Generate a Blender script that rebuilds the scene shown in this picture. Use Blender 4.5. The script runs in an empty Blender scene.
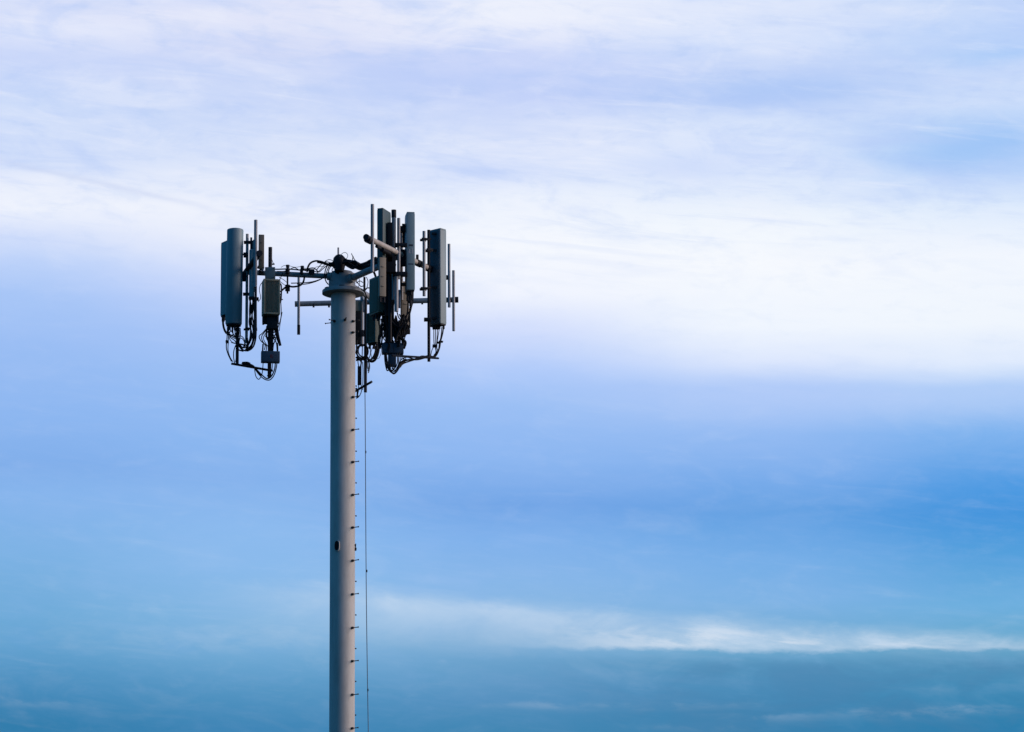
import bpy, bmesh, math, random
from mathutils import Vector, Matrix
random.seed(7)
R = math.radians
scene = bpy.context.scene
COL = scene.collection

# ------------------------------------------------------------------ camera
F = 4288.0                       # focal length in pixels of a 1024 px wide frame
CAM = Vector((0, -104, 1.7))
PITCH, ROLL = R(12.78), R(-0.35)
YAW = R(2.32)                    # the mast stands left of the view axis
def basis(yaw):
    f = Vector((math.sin(yaw)*math.cos(PITCH), math.cos(yaw)*math.cos(PITCH), math.sin(PITCH)))
    r = Vector((math.cos(yaw), -math.sin(yaw), 0)); u = r.cross(f)
    c, s = math.cos(ROLL), math.sin(ROLL)
    return f, (r*c + u*s), (u*c - r*s)
for _ in range(6):               # aim so that the mast axis falls where the photograph has it
    f_, r_, u_ = basis(YAW); v = Vector((0, 0, 27.3)) - CAM
    YAW += ((512 + F*v.dot(r_)/v.dot(f_)) - 343.2)/F
FW, RT, UP = basis(YAW)
cd = bpy.data.cameras.new('camera'); cam = bpy.data.objects.new('camera', cd); COL.objects.link(cam)
cd.sensor_width = 36; cd.lens = 36*F/1024; cd.clip_end = 20000; cd.clip_start = 0.5
cam.matrix_world = Matrix((( RT.x, UP.x, -FW.x, CAM.x), (RT.y, UP.y, -FW.y, CAM.y), (RT.z, UP.z, -FW.z, CAM.z), (0, 0, 0, 1)))
scene.camera = cam
def ray(px, py): return FW*F + RT*(px-512) + UP*(366-py)
def W(px, py, d=0.0):            # point seen at a pixel, at a given distance behind (+) or before (-) the mast
    r = ray(px, py); return CAM + r*((d - CAM.y)/r.y)
S = 40.0                         # pixels per metre at the mast head

# ------------------------------------------------------------------ materials
def mat(name, col, rough=.6, metal=0.0, var=.12, scale=3.0, streak=True, bump=0.0, spec=.4, tint=None):
    m = bpy.data.materials.new(name); m.use_nodes = True; nt = m.node_tree; N = nt.nodes; L = nt.links
    b = N['Principled BSDF']; b.inputs['Roughness'].default_value = rough; b.inputs['Metallic'].default_value = metal
    b.inputs['Specular IOR Level'].default_value = spec
    tc = N.new('ShaderNodeTexCoord'); mp = N.new('ShaderNodeMapping'); L.new(tc.outputs['Object'], mp.inputs[0])
    mp.inputs['Scale'].default_value = (1, 1, .22 if streak else 1)
    n = N.new('ShaderNodeTexNoise'); n.inputs['Scale'].default_value = scale; n.inputs['Detail'].default_value = 6; L.new(mp.outputs[0], n.inputs[0])
    n2 = N.new('ShaderNodeTexNoise'); n2.inputs['Scale'].default_value = scale*7; n2.inputs['Detail'].default_value = 3; L.new(mp.outputs[0], n2.inputs[0])
    ad = N.new('ShaderNodeMath'); ad.operation = 'MULTIPLY_ADD'; L.new(n2.outputs[0], ad.inputs[0]); ad.inputs[1].default_value = .4; L.new(n.outputs[0], ad.inputs[2])
    mr = N.new('ShaderNodeMapRange'); mr.inputs[1].default_value = .4; mr.inputs[2].default_value = 1.0; L.new(ad.outputs[0], mr.inputs[0])
    mx = N.new('ShaderNodeMix'); mx.data_type = 'RGBA'; L.new(mr.outputs[0], mx.inputs[0])
    t = tint or (1, 1, 1)
    mx.inputs[6].default_value = (*[c*(1-var*2)*k for c, k in zip(col, t)], 1); mx.inputs[7].default_value = (*[min(1, c*(1+var)) for c in col], 1)
    L.new(mx.outputs[2], b.inputs['Base Color'])
    if bump:
        bp = N.new('ShaderNodeBump'); bp.inputs['Strength'].default_value = bump; bp.inputs['Distance'].default_value = .01
        L.new(n2.outputs[0], bp.inputs['Height']); L.new(bp.outputs[0], b.inputs['Normal'])
    return m
M_POLE  = mat('galvanised_shaft', (.50, .495, .47), .62, 0, .13, 2.2, bump=.15, tint=(1.0, .97, .93))
M_HUB   = mat('galvanised_hub', (.27, .29, .30), .55, .1, .15, 3)
M_PIPE  = mat('galvanised_pipe', (.30, .31, .33), .5, .1, .16, 5)
M_PANEL = mat('panel_radome', (.21, .30, .33), .5, 0, .10, 2.5)
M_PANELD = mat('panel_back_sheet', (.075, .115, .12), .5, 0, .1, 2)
M_GREEN = mat('olive_grey_radio', (.26, .245, .19), .55, 0, .12, 3)
M_BROWN = mat('taupe_radio', (.29, .25, .19), .55, 0, .12, 3)
M_FIN   = mat('radio_heat_sink', (.24, .20, .14), .5, 0, .1, 3)
M_BOX   = mat('slate_junction_box', (.055, .08, .12), .5, 0, .1, 3)
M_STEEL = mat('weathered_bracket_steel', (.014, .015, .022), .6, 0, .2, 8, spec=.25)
M_RUB   = mat('black_cable_jacket', (.006, .006, .009), .6, 0, .1, 8, spec=.2)
M_PIPEL = mat('weathered_face_pipe', (.50, .46, .42), .6, 0, .15, 5)
M_OLIVE = mat('warm_olive_radio', (.36, .32, .22), .55, 0, .10, 3)
M_TAUPE = mat('dark_taupe_radio', (.14, .12, .095), .55, 0, .12, 3)
M_DGREEN = mat('dark_green_radio', (.045, .08, .07), .55, 0, .12, 3)
M_NAVY  = mat('navy_box', (.02, .04, .075), .5, 0, .1, 3)
M_BLUE  = mat('grey_blue_conduit', (.11, .16, .22), .5, 0, .1, 6)
M_LABEL = mat('pale_sticker', (.55, .53, .55), .6, 0, .2, 20)
M_INK   = mat('sticker_ink', (.03, .04, .06), .6, 0, .05, 10)
M_RED   = mat('faded_red_mark', (.22, .04, .05), .6, 0, .1, 20)
M_HOLE  = mat('dark_port_opening', (.004, .004, .005), .9, 0, .05, 5)

# ------------------------------------------------------------------ object helpers
def tag(o, label=None, cat=None, group=None, kind=None):
    if label: o['label'] = label
    if cat: o['category'] = cat
    if group: o['group'] = group
    if kind: o['kind'] = kind
    return o
def thing(name, label, cat, loc, group=None):
    o = bpy.data.objects.new(name, None); COL.objects.link(o); o.location = loc
    o.empty_display_size = .2
    return tag(o, label, cat, group)
def origin_of(p):
    v = Vector((0, 0, 0))
    while p is not None: v += Vector(p.location); p = p.parent
    return v
def obj(name, bm, m, parent=None, smooth=True, loc=None):
    """links bm (world coordinates) as one mesh object, its origin at its parent's or at loc"""
    base = origin_of(parent); o0 = Vector(loc) if loc is not None else base
    bmesh.ops.translate(bm, verts=bm.verts, vec=-o0)
    bmesh.ops.recalc_face_normals(bm, faces=bm.faces)
    me = bpy.data.meshes.new(name); bm.to_mesh(me); bm.free()
    me.materials.append(m)
    if smooth:
        for p in me.polygons: p.use_smooth = True
        try: me.set_sharp_from_angle(angle=R(38))
        except Exception: pass
    o = bpy.data.objects.new(name, me); COL.objects.link(o); o.location = o0 - base
    if parent: o.parent = parent
    return o
def spline(pts, n=6):
    pts = [Vector(p) for p in pts]
    if len(pts) < 3: return pts
    P = [pts[0]*2 - pts[1]] + pts + [pts[-1]*2 - pts[-2]]; out = []
    for i in range(1, len(P)-2):
        a, b, c, d = P[i-1:i+3]
        for k in range(n):
            t = k/n
            out.append(.5*((2*b) + (c-a)*t + (2*a-5*b+4*c-d)*t*t + (3*b-a-3*c+d)*t**3))
    return out + [P[-2]]
def tube(bm, pts, r, ring=10, smooth=True, cap=True):
    pts = spline(pts) if smooth else [Vector(p) for p in pts]
    prev = None; rings = []
    for i, p in enumerate(pts):
        t = (pts[min(i+1, len(pts)-1)] - pts[max(i-1, 0)]).normalized()
        if prev is None:
            a = Vector((0, 0, 1)) if abs(t.z) < .9 else Vector((0, 1, 0)); n = t.cross(a).normalized()
        else:
            n = (prev - t*prev.dot(t)).normalized()
        prev = n; b = t.cross(n); rr = r[i] if isinstance(r, (list, tuple)) else r
        rings.append([bm.verts.new(p + (n*math.cos(2*math.pi*k/ring) + b*math.sin(2*math.pi*k/ring))*rr) for k in range(ring)])
    for A, B in zip(rings, rings[1:]):
        for k in range(ring): bm.faces.new((A[k], A[(k+1) % ring], B[(k+1) % ring], B[k]))
    if cap: bm.faces.new(rings[0][::-1]); bm.faces.new(rings[-1])
    return bm
def lathe(bm, c, prof, n=48):
    rings = []
    for r, z in prof:
        rings.append([bm.verts.new(Vector(c) + Vector((r*math.cos(2*math.pi*k/n), r*math.sin(2*math.pi*k/n), z))) for k in range(n)])
    for A, B in zip(rings, rings[1:]):
        for k in range(n): bm.faces.new((A[k], A[(k+1) % n], B[(k+1) % n], B[k]))
    bm.faces.new(rings[0][::-1]); bm.faces.new(rings[-1]); return bm
def box(bm, N, u, v, h, bev=.012):
    """box from corner N along vectors u, v and up by h"""
    N = Vector(N); u = Vector(u); v = Vector(v); w = Vector((0, 0, h)) if not isinstance(h, Vector) else h
    t = bmesh.new(); vs = [t.verts.new(N + u*a + v*b + w*c) for c in (0, 1) for a, b in ((0, 0), (1, 0), (1, 1), (0, 1))]
    for q in ((3, 2, 1, 0), (4, 5, 6, 7), (0, 1, 5, 4), (1, 2, 6, 5), (2, 3, 7, 6), (3, 0, 4, 7)): t.faces.new([vs[i] for i in q])
    bmesh.ops.recalc_face_normals(t, faces=t.faces)
    if bev: bmesh.ops.bevel(t, geom=t.edges[:], offset=bev, segments=2, affect='EDGES', profile=.6)
    me = bpy.data.meshes.new('t'); t.to_mesh(me); t.free(); bm.from_mesh(me); bpy.data.meshes.remove(me); return bm
def B(): return bmesh.new()
def vert(px, y0, y1, d):          # a vertical line seen from y0 (top) to y1 at column px
    a = W(px, y0, d); b = W(px, y1, d); return Vector((a.x, a.y, b.z)), a
def upipe(px, y0, y1, d, r, parent, name='mounting_pipe', m=None, lean=0):
    lo, hi = vert(px, y0, y1, d); lo = lo + Vector((lean, 0, 0))
    o = obj(name, tube(B(), [lo, hi], r, 16, False), m or M_PIPE, parent); return o
def clamp(px, y, d, parent, w=.16, t=.05, yaw=0, name='clamp', m=None):
    """pipe clamp: two jaws with through bolts"""
    c = W(px, y, d); u = Vector((math.cos(yaw), math.sin(yaw), 0)); v = Vector((-math.sin(yaw), math.cos(yaw), 0)); bm = B()
    for s in (-1, 1):
        box(bm, c - u*w/2 + v*(s*.062-.02) - Vector((0, 0, t/2)), u*w, v*.04, t, .006)
    for s in (-1, 1):
        p = c + u*s*(w/2-.02); tube(bm, [p - v*.13, p + v*.13], .011, 6, False)
    return obj(name, bm, m or M_STEEL, parent)
def px3(pts, d):
    out = []
    for p in pts: out.append(W(p[0], p[1], p[2] if len(p) > 2 else d))
    return out
def cable(pts, d, r, parent, name='jumper_cable', m=None, ring=7):
    return obj(name, tube(B(), px3(pts, d), r/S, ring), m or M_RUB, parent)

# ------------------------------------------------------------------ ground
bm = B()
n = 96; rr = [0, 5, 15, 40, 100, 300, 900, 3000, 9000]
rings = [[bm.verts.new((0, 0, 0))]]
for q in rr[1:]:
    rings.append([bm.verts.new((q*math.cos(2*math.pi*k/n), q*math.sin(2*math.pi*k/n), 0 if q < 20 else random.uniform(-.004, .002)*min(q, 200))) for k in range(n)])
for k in range(n): bm.faces.new((rings[0][0], rings[1][k], rings[1][(k+1) % n]))
for A, C_ in zip(rings[1:], rings[2:]):
    for k in range(n): bm.faces.new((A[k], C_[k], C_[(k+1) % n], A[(k+1) % n]))
M_GROUND = mat('dusky_grass', (.03, .042, .025), .95, 0, .3, .6, streak=False, bump=.6)
tag(obj('ground', bm, M_GROUND), kind='structure')
M_CONC = mat('concrete', (.32, .31, .29), .9, 0, .12, 2, streak=False, bump=.3)
bm = B(); box(bm, (-1.6, -1.6, -.3), (3.2, 0, 0), (0, 3.2, 0), .45, .03)
tag(obj('concrete_pad', bm, M_CONC, smooth=False), kind='structure')

# ------------------------------------------------------------------ mast
mast = thing('cell_tower_mast', 'tall pale grey steel monopole with a round flange and step bolts, carrying all the antennas', 'cell tower', (0, 0, .15))
ZF = W(343.2, 291.5, -.30).z                 # under side of the flange (its near rim)
Rp = .306
obj('shaft', lathe(B(), (0, 0, 0), [(.36, .20), (.345, 8), (Rp+.006, 16), (Rp, ZF-.02), (Rp-.01, ZF)], 72), M_POLE, mast)
bm = lathe(B(), (0, 0, 0), [(.62, .16), (.62, .20), (.42, .205)], 48)
obj('base_flange', bm, M_HUB, mast)
bm = lathe(B(), (0, 0, 0), [(.30, ZF), (.50, ZF), (.525, ZF+.012), (.525, ZF+.085), (.515, ZF+.098), (.30, ZF+.10)], 72)
obj('flange', bm, M_HUB, mast)
zh = ZF+.10
bm = lathe(B(), (-.03, 0, 0), [(.37, zh), (.345, zh+.03), (.335, zh+.08), (.33, zh+.36), (.32, zh+.40), (.26, zh+.47)], 64)
hub = obj('hub', bm, M_HUB, mast)
for k in range(6):                            # plates welded at the foot of the hub
    a = 2*math.pi*k/6+.5; u = Vector((math.cos(a), math.sin(a), 0)); v = Vector((-u.y, u.x, 0))
    obj('gusset', box(B(), Vector((-.03, 0, 0)) + u*.33 - v*.06 + Vector((0, 0, zh+.001)), u*.13, v*.12, .035, .006), M_STEEL, hub)
c = W(339.3, 272, -.34); ct = W(339.3, 256.3, -.20)
bm = B(); tube(bm, [c, c+(ct-c)*.3, c+(ct-c)*.6, c+(ct-c)*.85, ct], [.11, .14, .16, .15, .10], 16, False)
obj('cable_entry_cap', bm, M_RUB, mast)
for x0, y0, x1, y1 in ((336, 262, 331, 266), (336, 266, 329, 264), (342, 260, 348, 263), (342, 264, 349, 266), (339, 268, 338, 274), (341, 258, 345, 261)):
    obj('cable_boot', tube(B(), [W(x0, y0, -.25), W((x0+x1)/2, (y0+y1)/2-1, -.3), W(x1, y1, -.28)], .045, 8), M_RUB, mast)
bm = B(); lo, hi = vert(338.3, 247.6, 260, 0); tube(bm, [lo, hi], .022, 10, False)
obj('lightning_rod', bm, M_PIPE, mast)
# access port with its rim, and a small cleat on the right edge
pc = W(337.2, 545.6, -.28)
def on_pole(px, py, out=0.0):
    r = ray(px, py); o = CAM; R2 = Rp+.004
    a = r.x**2+r.y**2; b = 2*(o.x*r.x+o.y*r.y); c = o.x**2+o.y**2-R2**2; t = (-b-math.sqrt(max(0, b*b-4*a*c)))/(2*a); p = o+r*t
    nrm = Vector((p.x, p.y, 0)).normalized(); return p+nrm*out, nrm
p, nr = on_pole(337.4, 545.8); tv = Vector((-nr.y, nr.x, 0))
def oval(c, nrm, tv, w, h, t):
    b = B(); k = 24; A = []; C2 = []
    for i in range(k):
        a = 2*math.pi*i/k; q = tv*(w*math.cos(a)) + Vector((0, 0, 1))*(h*(abs(math.sin(a))**.6)*(1 if math.sin(a) > 0 else -1))
        A.append(b.verts.new(c+q-nrm*.04)); C2.append(b.verts.new(c+q+nrm*t))
    for i in range(k): b.faces.new((A[i], A[(i+1) % k], C2[(i+1) % k], C2[i]))
    b.faces.new(C2); b.faces.new(A[::-1]); return b
port = obj('access_port', oval(p, nr, tv, .066, .135, .03), M_POLE, mast)
obj('port_opening', oval(p-tv*.006, nr, tv, .055, .118, .034), M_HOLE, port)
p, nr = on_pole(355.0, 547.5)
p = Vector((Rp*.97, -.05, W(355.5, 548, 0).z)); bm = B()
box(bm, p+Vector((0, -.03, -.07)), (.05, 0, 0), (0, .06, 0), .05, .005); box(bm, p+Vector((0, -.03, .04)), (.035, 0, 0), (0, .06, 0), .04, .005)
tube(bm, [p+Vector((.02, 0, -.08)), p+Vector((.03, 0, .1))], .012, 6, False)
obj('cable_cleat', bm, M_STEEL, mast)
# step bolts: one prototype, then copies
def bolt_mesh(L=.21):
    b = B(); tube(b, [Vector((-.02, 0, 0)), Vector((L, 0, 0))], .011, 8, False); tube(b, [Vector((L-.012, 0, 0)), Vector((L, 0, 0))], .019, 8, False)
    tube(b, [Vector((0, 0, 0)), Vector((.045, 0, 0))], .034, 6, False); return b
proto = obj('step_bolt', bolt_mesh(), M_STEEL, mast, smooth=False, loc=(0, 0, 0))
def place_bolt(o, ang, z, rad=Rp):
    o.location = Vector((math.sin(ang)*rad, -math.cos(ang)*rad, z)) - Vector(mast.location)
    o.rotation_euler = (0, random.uniform(-.03, .03), ang - math.pi/2)
ys = [397.2, 429.9, 462.1, 495, 527.6, 560.8, 594.3, 627.9, 661.2, 694.8, 728.4]
zs = [W(352.3, y, -.2).z for y in ys]; gap = (zs[0]-zs[-1])/(len(zs)-1)
spots = [(R(50), z) for z in zs] + [(R(139), z-gap/2) for z in zs]
spots += [(R(139), zs[0]+gap/2)]
z = zs[-1]-gap
while z > 3.2: spots += [(R(50), z), (R(139), z-gap/2)]; z -= gap
for y, a in ((321.3, 50), (332.6, 48)): spots.append((R(a), W(352, y, -.2).z))
spots += [(R(-42), W(335, 321.4, -.2).z), (R(8), W(344, 320, -.3).z), (R(-120), W(330, 322.6, .15).z)]
first = True
for a, z in spots:
    if first: o = proto; first = False
    else: o = proto.copy(); COL.objects.link(o); o.parent = mast
    place_bolt(o, a, z)
lo = W(331, 322.3, -.1)

# ------------------------------------------------------------------ sector mounts
GM = 'antenna sector mounts at the mast head'
# left sector
A1 = W(330, 276.3, -.10); A1e = W(248, 272.3, .05)
secL = thing('sector_mount', 'left sector mount, horizontal arm reaching left from the mast head with upright pipes', 'antenna mount', A1, GM)
obj('standoff_arm', tube(B(), [Vector((-.2, 0, A1.z)), A1, A1e], .066, 20, False), M_PIPE, secL)
obj('arm_collar', tube(B(), [W(331, 276.4, -.1), W(327, 276.2, -.1)], .10, 20, False), M_HUB, secL)
n1 = W(259.3, 253.4, -1.75); zf = n1.z
def HZ(px, py, z): r = ray(px, py); return CAM + r*((z-CAM.z)/r.z)
f1 = HZ(238.5, 282, zf)
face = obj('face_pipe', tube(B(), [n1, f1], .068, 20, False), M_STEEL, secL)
obj('end_cap', tube(B(), [n1+(n1-f1).normalized()*.03, n1], .076, 20, False), M_STEEL, face)
upipe(247.3, 234, 343, -.15, .036, secL)
upipe(255.8, 220, 287, -1.75, .042, secL)
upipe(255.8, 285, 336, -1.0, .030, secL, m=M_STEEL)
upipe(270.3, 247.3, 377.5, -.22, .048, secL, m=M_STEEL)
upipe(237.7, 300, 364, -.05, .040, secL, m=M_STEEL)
clamp(247.2, 242.4, -.15, secL, .17); clamp(246.4, 294.2, -.15, secL, .17); clamp(247.2, 329, -.15, secL, .14, yaw=.3)
clamp(245.5, 255, -.2, secL, .10, .10); clamp(244.8, 277, -.1, secL, .12, .20)
# clamp block round the radio pipe on the arm
c = W(265, 279, -.36); bm = B(); box(bm, c, (.25, 0, 0), (0, .09, 0), .31, .01); box(bm, c+Vector((0, .44, 0)), (.25, 0, 0), (0, .05, 0), .31, .01)
for dx in (.03, .22):
    for dz in (.05, .27): tube(bm, [c+Vector((dx, -.05, dz)), c+Vector((dx, .55, dz))], .014, 6, False)
obj('clamp_plate', bm, mat('blue_grey_plate', (.13, .18, .20), .5, .2), secL)
bm = B(); tube(bm, [W(249.2, 249.5, -.35), W(249.2, 249.5, -.35)+Vector((0, 0, -.02))], .01, 5, False); bm.free()
# lower tie bar between the pipe ends
obj('tie_bar', tube(B(), [W(231.3, 363.6, -.1), W(272.8, 370.8, -.25)], .030, 4, False), M_STEEL, secL)
# posts on the arm
for x, y0, y1, w in ((287.6, 265, 293.5, .035), (302.2, 266, 274.5, .035)):
    upipe(x, y0, y1, -.12, .022, secL, name='cable_post', m=M_STEEL)
    upipe(x+.1, y0, y0+2.6, -.12, .045, secL, name='cable_clip', m=M_STEEL); 
upipe(287.6, 268.5, 273.5, -.16, .055, secL, name='cable_clip', m=M_STEEL); upipe(287.6, 285, 291, -.14, .06, secL, name='cable_clip', m=M_STEEL)
clamp(311.5, 272.3, -.12, secL, .15, .13, name='cable_clip'); clamp(301.5, 272, -.12, secL, .08, .12, name='cable_clip')

# right sector: its face pipe runs from close to the camera (left) back to the right
n2 = W(366.6, 237.3, -3.9); z2 = n2.z; f2 = HZ(439, 273.5, z2)
def face2(px):                                   # depth along the face pipe at a pixel column
    t = (px-366.6)/(439-366.6); return n2.y + (f2.y-n2.y)*t
A2 = W(352, 278, -.25)
secR = thing('sector_mount', 'right sector mount, thick arm and long sloping pipe crowded with panels, radios and cables', 'antenna mount', A2, GM)
mid2 = HZ(400, 254, z2)
obj('standoff_arm', tube(B(), [Vector((.1, -.1, A2.z)), A2, W(386, 263.2, -1.7), mid2], .085, 20, False), M_PIPE, secR)
obj('arm_collar', tube(B(), [W(349, 279, -.2), W(354, 277.4, -.35)], .12, 20, False), M_HUB, secR)
face = obj('face_pipe', tube(B(), [n2, f2], .068, 20, False), M_PIPEL, secR)
obj('end_cap', tube(B(), [n2+(n2-f2).normalized()*.04, n2+(f2-n2).normalized()*.02], .076, 20, False), M_STEEL, face)
t2 = (f2-n2).normalized()
def sleeve(px, L=.10, r=.085, drop=0, m=None):
    t = (px-366.6)/(439-366.6); c = n2+(f2-n2)*t+Vector((0, 0, -drop)); return obj('clamp', tube(B(), [c-t2*L, c+t2*L], r, 14, False), m or M_STEEL, secR)
sleeve(368.9, .10, .092, .035); sleeve(385, .20, .06, .12, M_RUB); sleeve(378, .10, .04, .10); sleeve(417.5, .12, .088); sleeve(430.5, .25, .09)
upipe(417.3, 254.8, 259, face2(417)-.05, .035, secR, name='u_bolt', m=M_STEEL)
upipe(372.4, 204.3, 272.0, face2(372)-.12, .042, secR)
upipe(393.8, 210, 300, face2(393)+.30, .052, secR)
upipe(393.8, 210, 217.6, face2(393)+.30, .060, secR, name='pipe_cap', m=M_STEEL)
upipe(398.7, 218.2, 279, face2(398)-.12, .040, secR)
upipe(401.6, 232.5, 300, face2(400)+.35, .040, secR)
upipe(424.0, 231.2, 296, face2(424)-.35, .038, secR)
upipe(428.7, 230, 361.5, face2(430)-.15, .038, secR, m=M_STEEL)
clamp(401, 245.2, face2(399)-.2, secR, .30, .08); clamp(400, 274.3, face2(399)-.2, secR, .36, .10); clamp(403, 284.5, face2(403)-.1, secR, .12, .05)
clamp(402.8, 229.4, face2(402), secR, .20, .14); clamp(403.6, 258, face2(402), secR, .14, .40); clamp(404.3, 236, face2(404)+.1, secR, .09, .5)
clamp(423.9, 239.6, face2(424)-.33, secR, .15, .06, .3); clamp(423.6, 288.9, face2(424)-.33, secR, .17, .06, .2)
clamp(428.6, 250.4, face2(428)-.2, secR, .16, .07, .4); clamp(427.6, 319.6, face2(428)-.2, secR, .18, .07)
bm = B(); tube(bm, [W(427, 239.5, face2(427)-.3), W(431, 239, face2(430)-.2)], .02, 6, False); tube(bm, [W(424, 288.7, face2(424)-.3), W(432, 287.3, face2(430)-.2)], .02, 6, False)
bm.free()
for q in (((427, 239.5, -.3), (431, 239, -.2)), ((424, 288.7, -.35), (432, 287.3, -.2))): obj('link_bolt', tube(B(), [W(a_, b_, face2(a_)+c_) for a_, b_, c_ in q], .02, 6, False), M_STEEL, secR)
obj('tie_bar', tube(B(), [W(392, 355.5, face2(395)-.1), W(438.5, 358.3, face2(432))], .026, 4, False), M_STEEL, secR)
upipe(396.4, 276.5, 311.5, face2(396)-.05, .050, secR); upipe(399.6, 290, 308, face2(399)-.02, .030, secR, m=M_BLUE); upipe(390.2, 262, 342, face2(391)+.25, .040, secR, m=M_RUB)
upipe(364.4, 277, 291, -.9, .028, secR, name='cable_post', m=M_STEEL)

# rear sector: face pipe square to the view, behind the mast
a3 = W(295.6, 304.0, 2.75); b3 = W(457.8, 299.7, 2.65)
secB = thing('sector_mount', 'rear sector mount, long level pipe behind the mast with bare upright pipes near both ends', 'antenna mount', W(377, 301, 2.7), GM)
face = obj('face_pipe', tube(B(), [a3, b3], .068, 20, False), M_PIPE, secB)
tb = (b3-a3).normalized()
obj('end_cap', tube(B(), [a3-tb*.02, a3+tb*.05], .074, 20, False), M_HUB, face); obj('end_cap', tube(B(), [b3-tb*.07, b3+tb*.015], .077, 20, False), M_STEEL, face)
obj('standoff_arm', tube(B(), [Vector((.05, .2, A2.z)), W(377, 301.1, 2.7)], .075, 18, False), M_PIPE, secB)
upipe(298.8, 276, 334.3, 2.62, .034, secB); upipe(449.0, 244, 307.3, 2.5, .036, secB); upipe(453.5, 270.5, 331, 2.5, .036, secB)
clamp(446.6, 277.5, 2.45, secB, .08, .09); clamp(449, 300, 2.6, secB, .12, .1)
upipe(298.7, 325, 334.5, 2.62, .040, secB, name='pipe_cap', m=M_STEEL)
for x in (313.6, 329, 422.2): upipe(x, 302.5 if x < 340 else 300, 307.3 if x < 340 else 304.3, 2.7, .026, secB, name='u_bolt', m=M_STEEL)
upipe(365.6, 296, 392.3, 1.9, .040, secB, m=M_STEEL)
upipe(362.0, 296, 345, 2.3, .045, secB)
obj('tie_bar', tube(B(), [W(355, 391.2, 1.9), W(371.6, 381.8, 1.1)], .036, 4, False), M_STEEL, secB)

# ------------------------------------------------------------------ antennas
GA = 'panel antennas on the mast head'
def plan(phi): return Vector((math.cos(phi), math.sin(phi), 0)), Vector((-math.sin(phi), math.cos(phi), 0))
def panel(label, xn, d, y0, y1, w, t, phi, body=M_PANEL, conn=5, name='panel_antenna', cat='panel antenna', group=GA):
    """panel antenna by its near edge: w runs right and back, t runs left and back"""
    lo, hi = vert(xn, y0, y1, d); u, v = plan(phi); H = hi.z-lo.z
    a = thing(name, label, cat, lo, group)
    obj('radome', box(B(), lo+Vector((0, 0, .03)), u*w, v*t, H-.06, .022), body, a)
    bm = B(); box(bm, lo+u*.012+v*.012, u*(w-.024), v*(t-.024), .032, .008); obj('bottom_cap', bm, M_STEEL, a, smooth=False)
    bm = B(); box(bm, lo+u*.006+v*.006+Vector((0, 0, H-.032)), u*(w-.012), v*(t-.012), .032, .01); obj('top_cap', bm, body, a)
    for k in range(conn):
        q = lo + u*(w*(.3+.4*random.random())) + v*(t*(k+.5)/conn)
        obj('connector', tube(B(), [q+Vector((0, 0, .01)), q-Vector((0, 0, .09))], .022, 8, False), M_STEEL, a)
    return a, lo, hi, u, v
# left cylinder
lo = W(233.6, 324.6, -.2); hi = W(235.3, 229.5, -.2)
cyl = thing('cylinder_antenna', 'large grey cylindrical antenna at the far left, in front of a flatter panel', 'antenna', lo)
ax = (hi-lo).normalized(); rc = .205
obj('radome', tube(B(), [lo, lo+ax*.02, hi-ax*.03, hi-ax*.01, hi], [rc-.012, rc, rc, rc-.006, rc-.025], 48, False), M_PANEL, cyl)
obj('bottom_cap', tube(B(), [lo-ax*.035, lo-ax*.001], rc-.02, 40, False), M_STEEL, cyl)
for k, (dx, dy) in enumerate(((-.13, .02), (-.09, -.09), (-.03, .06), (.03, -.1), (.1, 0), (.12, .08))):
    q = lo+Vector((dx, dy, -.03)); obj('connector', tube(B(), [q, q-Vector((0, 0, .13))], .024, 8, False), M_STEEL, cyl)
obj('bracket', tube(B(), [W(241, 277, -.1), W(247, 277, -.13)], .05, 8, False), M_STEEL, cyl)
obj('bracket', tube(B(), [W(241, 254.5, -.1), W(247, 254.5, -.13)], .022, 8, False), M_STEEL, cyl)
for pts, r in (
    ([(229, 327), (228, 334), (231, 331), (234, 335), (238, 340), (240, 346)], .55), ([(232, 327), (233, 334), (230, 337), (235, 341), (238, 348)], .5),
    ([(227.4, 327), (227, 338), (226.3, 347), (228, 354), (231.5, 361.5)], .55), ([(228.6, 328), (228.4, 340), (228, 350), (230, 357), (233, 362)], .45),
    ([(238.8, 327), (239, 334), (237, 342), (234, 350), (233.6, 357), (234.6, 363)], .5), ([(240, 328), (240.2, 335), (238.6, 344), (237.4, 352), (235.6, 362)], .6),
    ([(236, 328), (235, 334), (238, 338), (242, 338.5), (244.5, 343), (243, 348)], .45), ([(234, 328), (236.5, 336), (241, 336), (244, 339), (245.2, 345), (242, 349)], .45),
    ([(230.5, 330), (229, 337), (232, 342), (237, 343.5)], .4), ([(231, 342.5), (235, 343.5), (238, 343)], .35)):
    cable(pts, -.15+random.uniform(-.12, .12), r, cyl)
clamp(227.2, 341.8, -.15, cyl, .08, .05, name='cable_tie')
# flat panel behind it
pa, *_ = panel('flat blue grey panel half hidden behind the large cylinder at far left', 232.4, .55, 237.6, 312.5, .16, .61, R(30), conn=3)
for pts, r in (([(223.4, 317), (223.6, 325), (225.5, 331), (229, 334), (234, 336.5), (240, 340)], .7), ([(222.2, 318), (222.8, 326), (225.2, 332.5), (230, 336), (236, 339)], .5)):
    cable(pts, .9, r, pa)
obj('connector', tube(B(), [W(223.2, 315, .95), W(223.2, 321.5, .95)], .04, 8, False), M_STEEL, pa)
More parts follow.
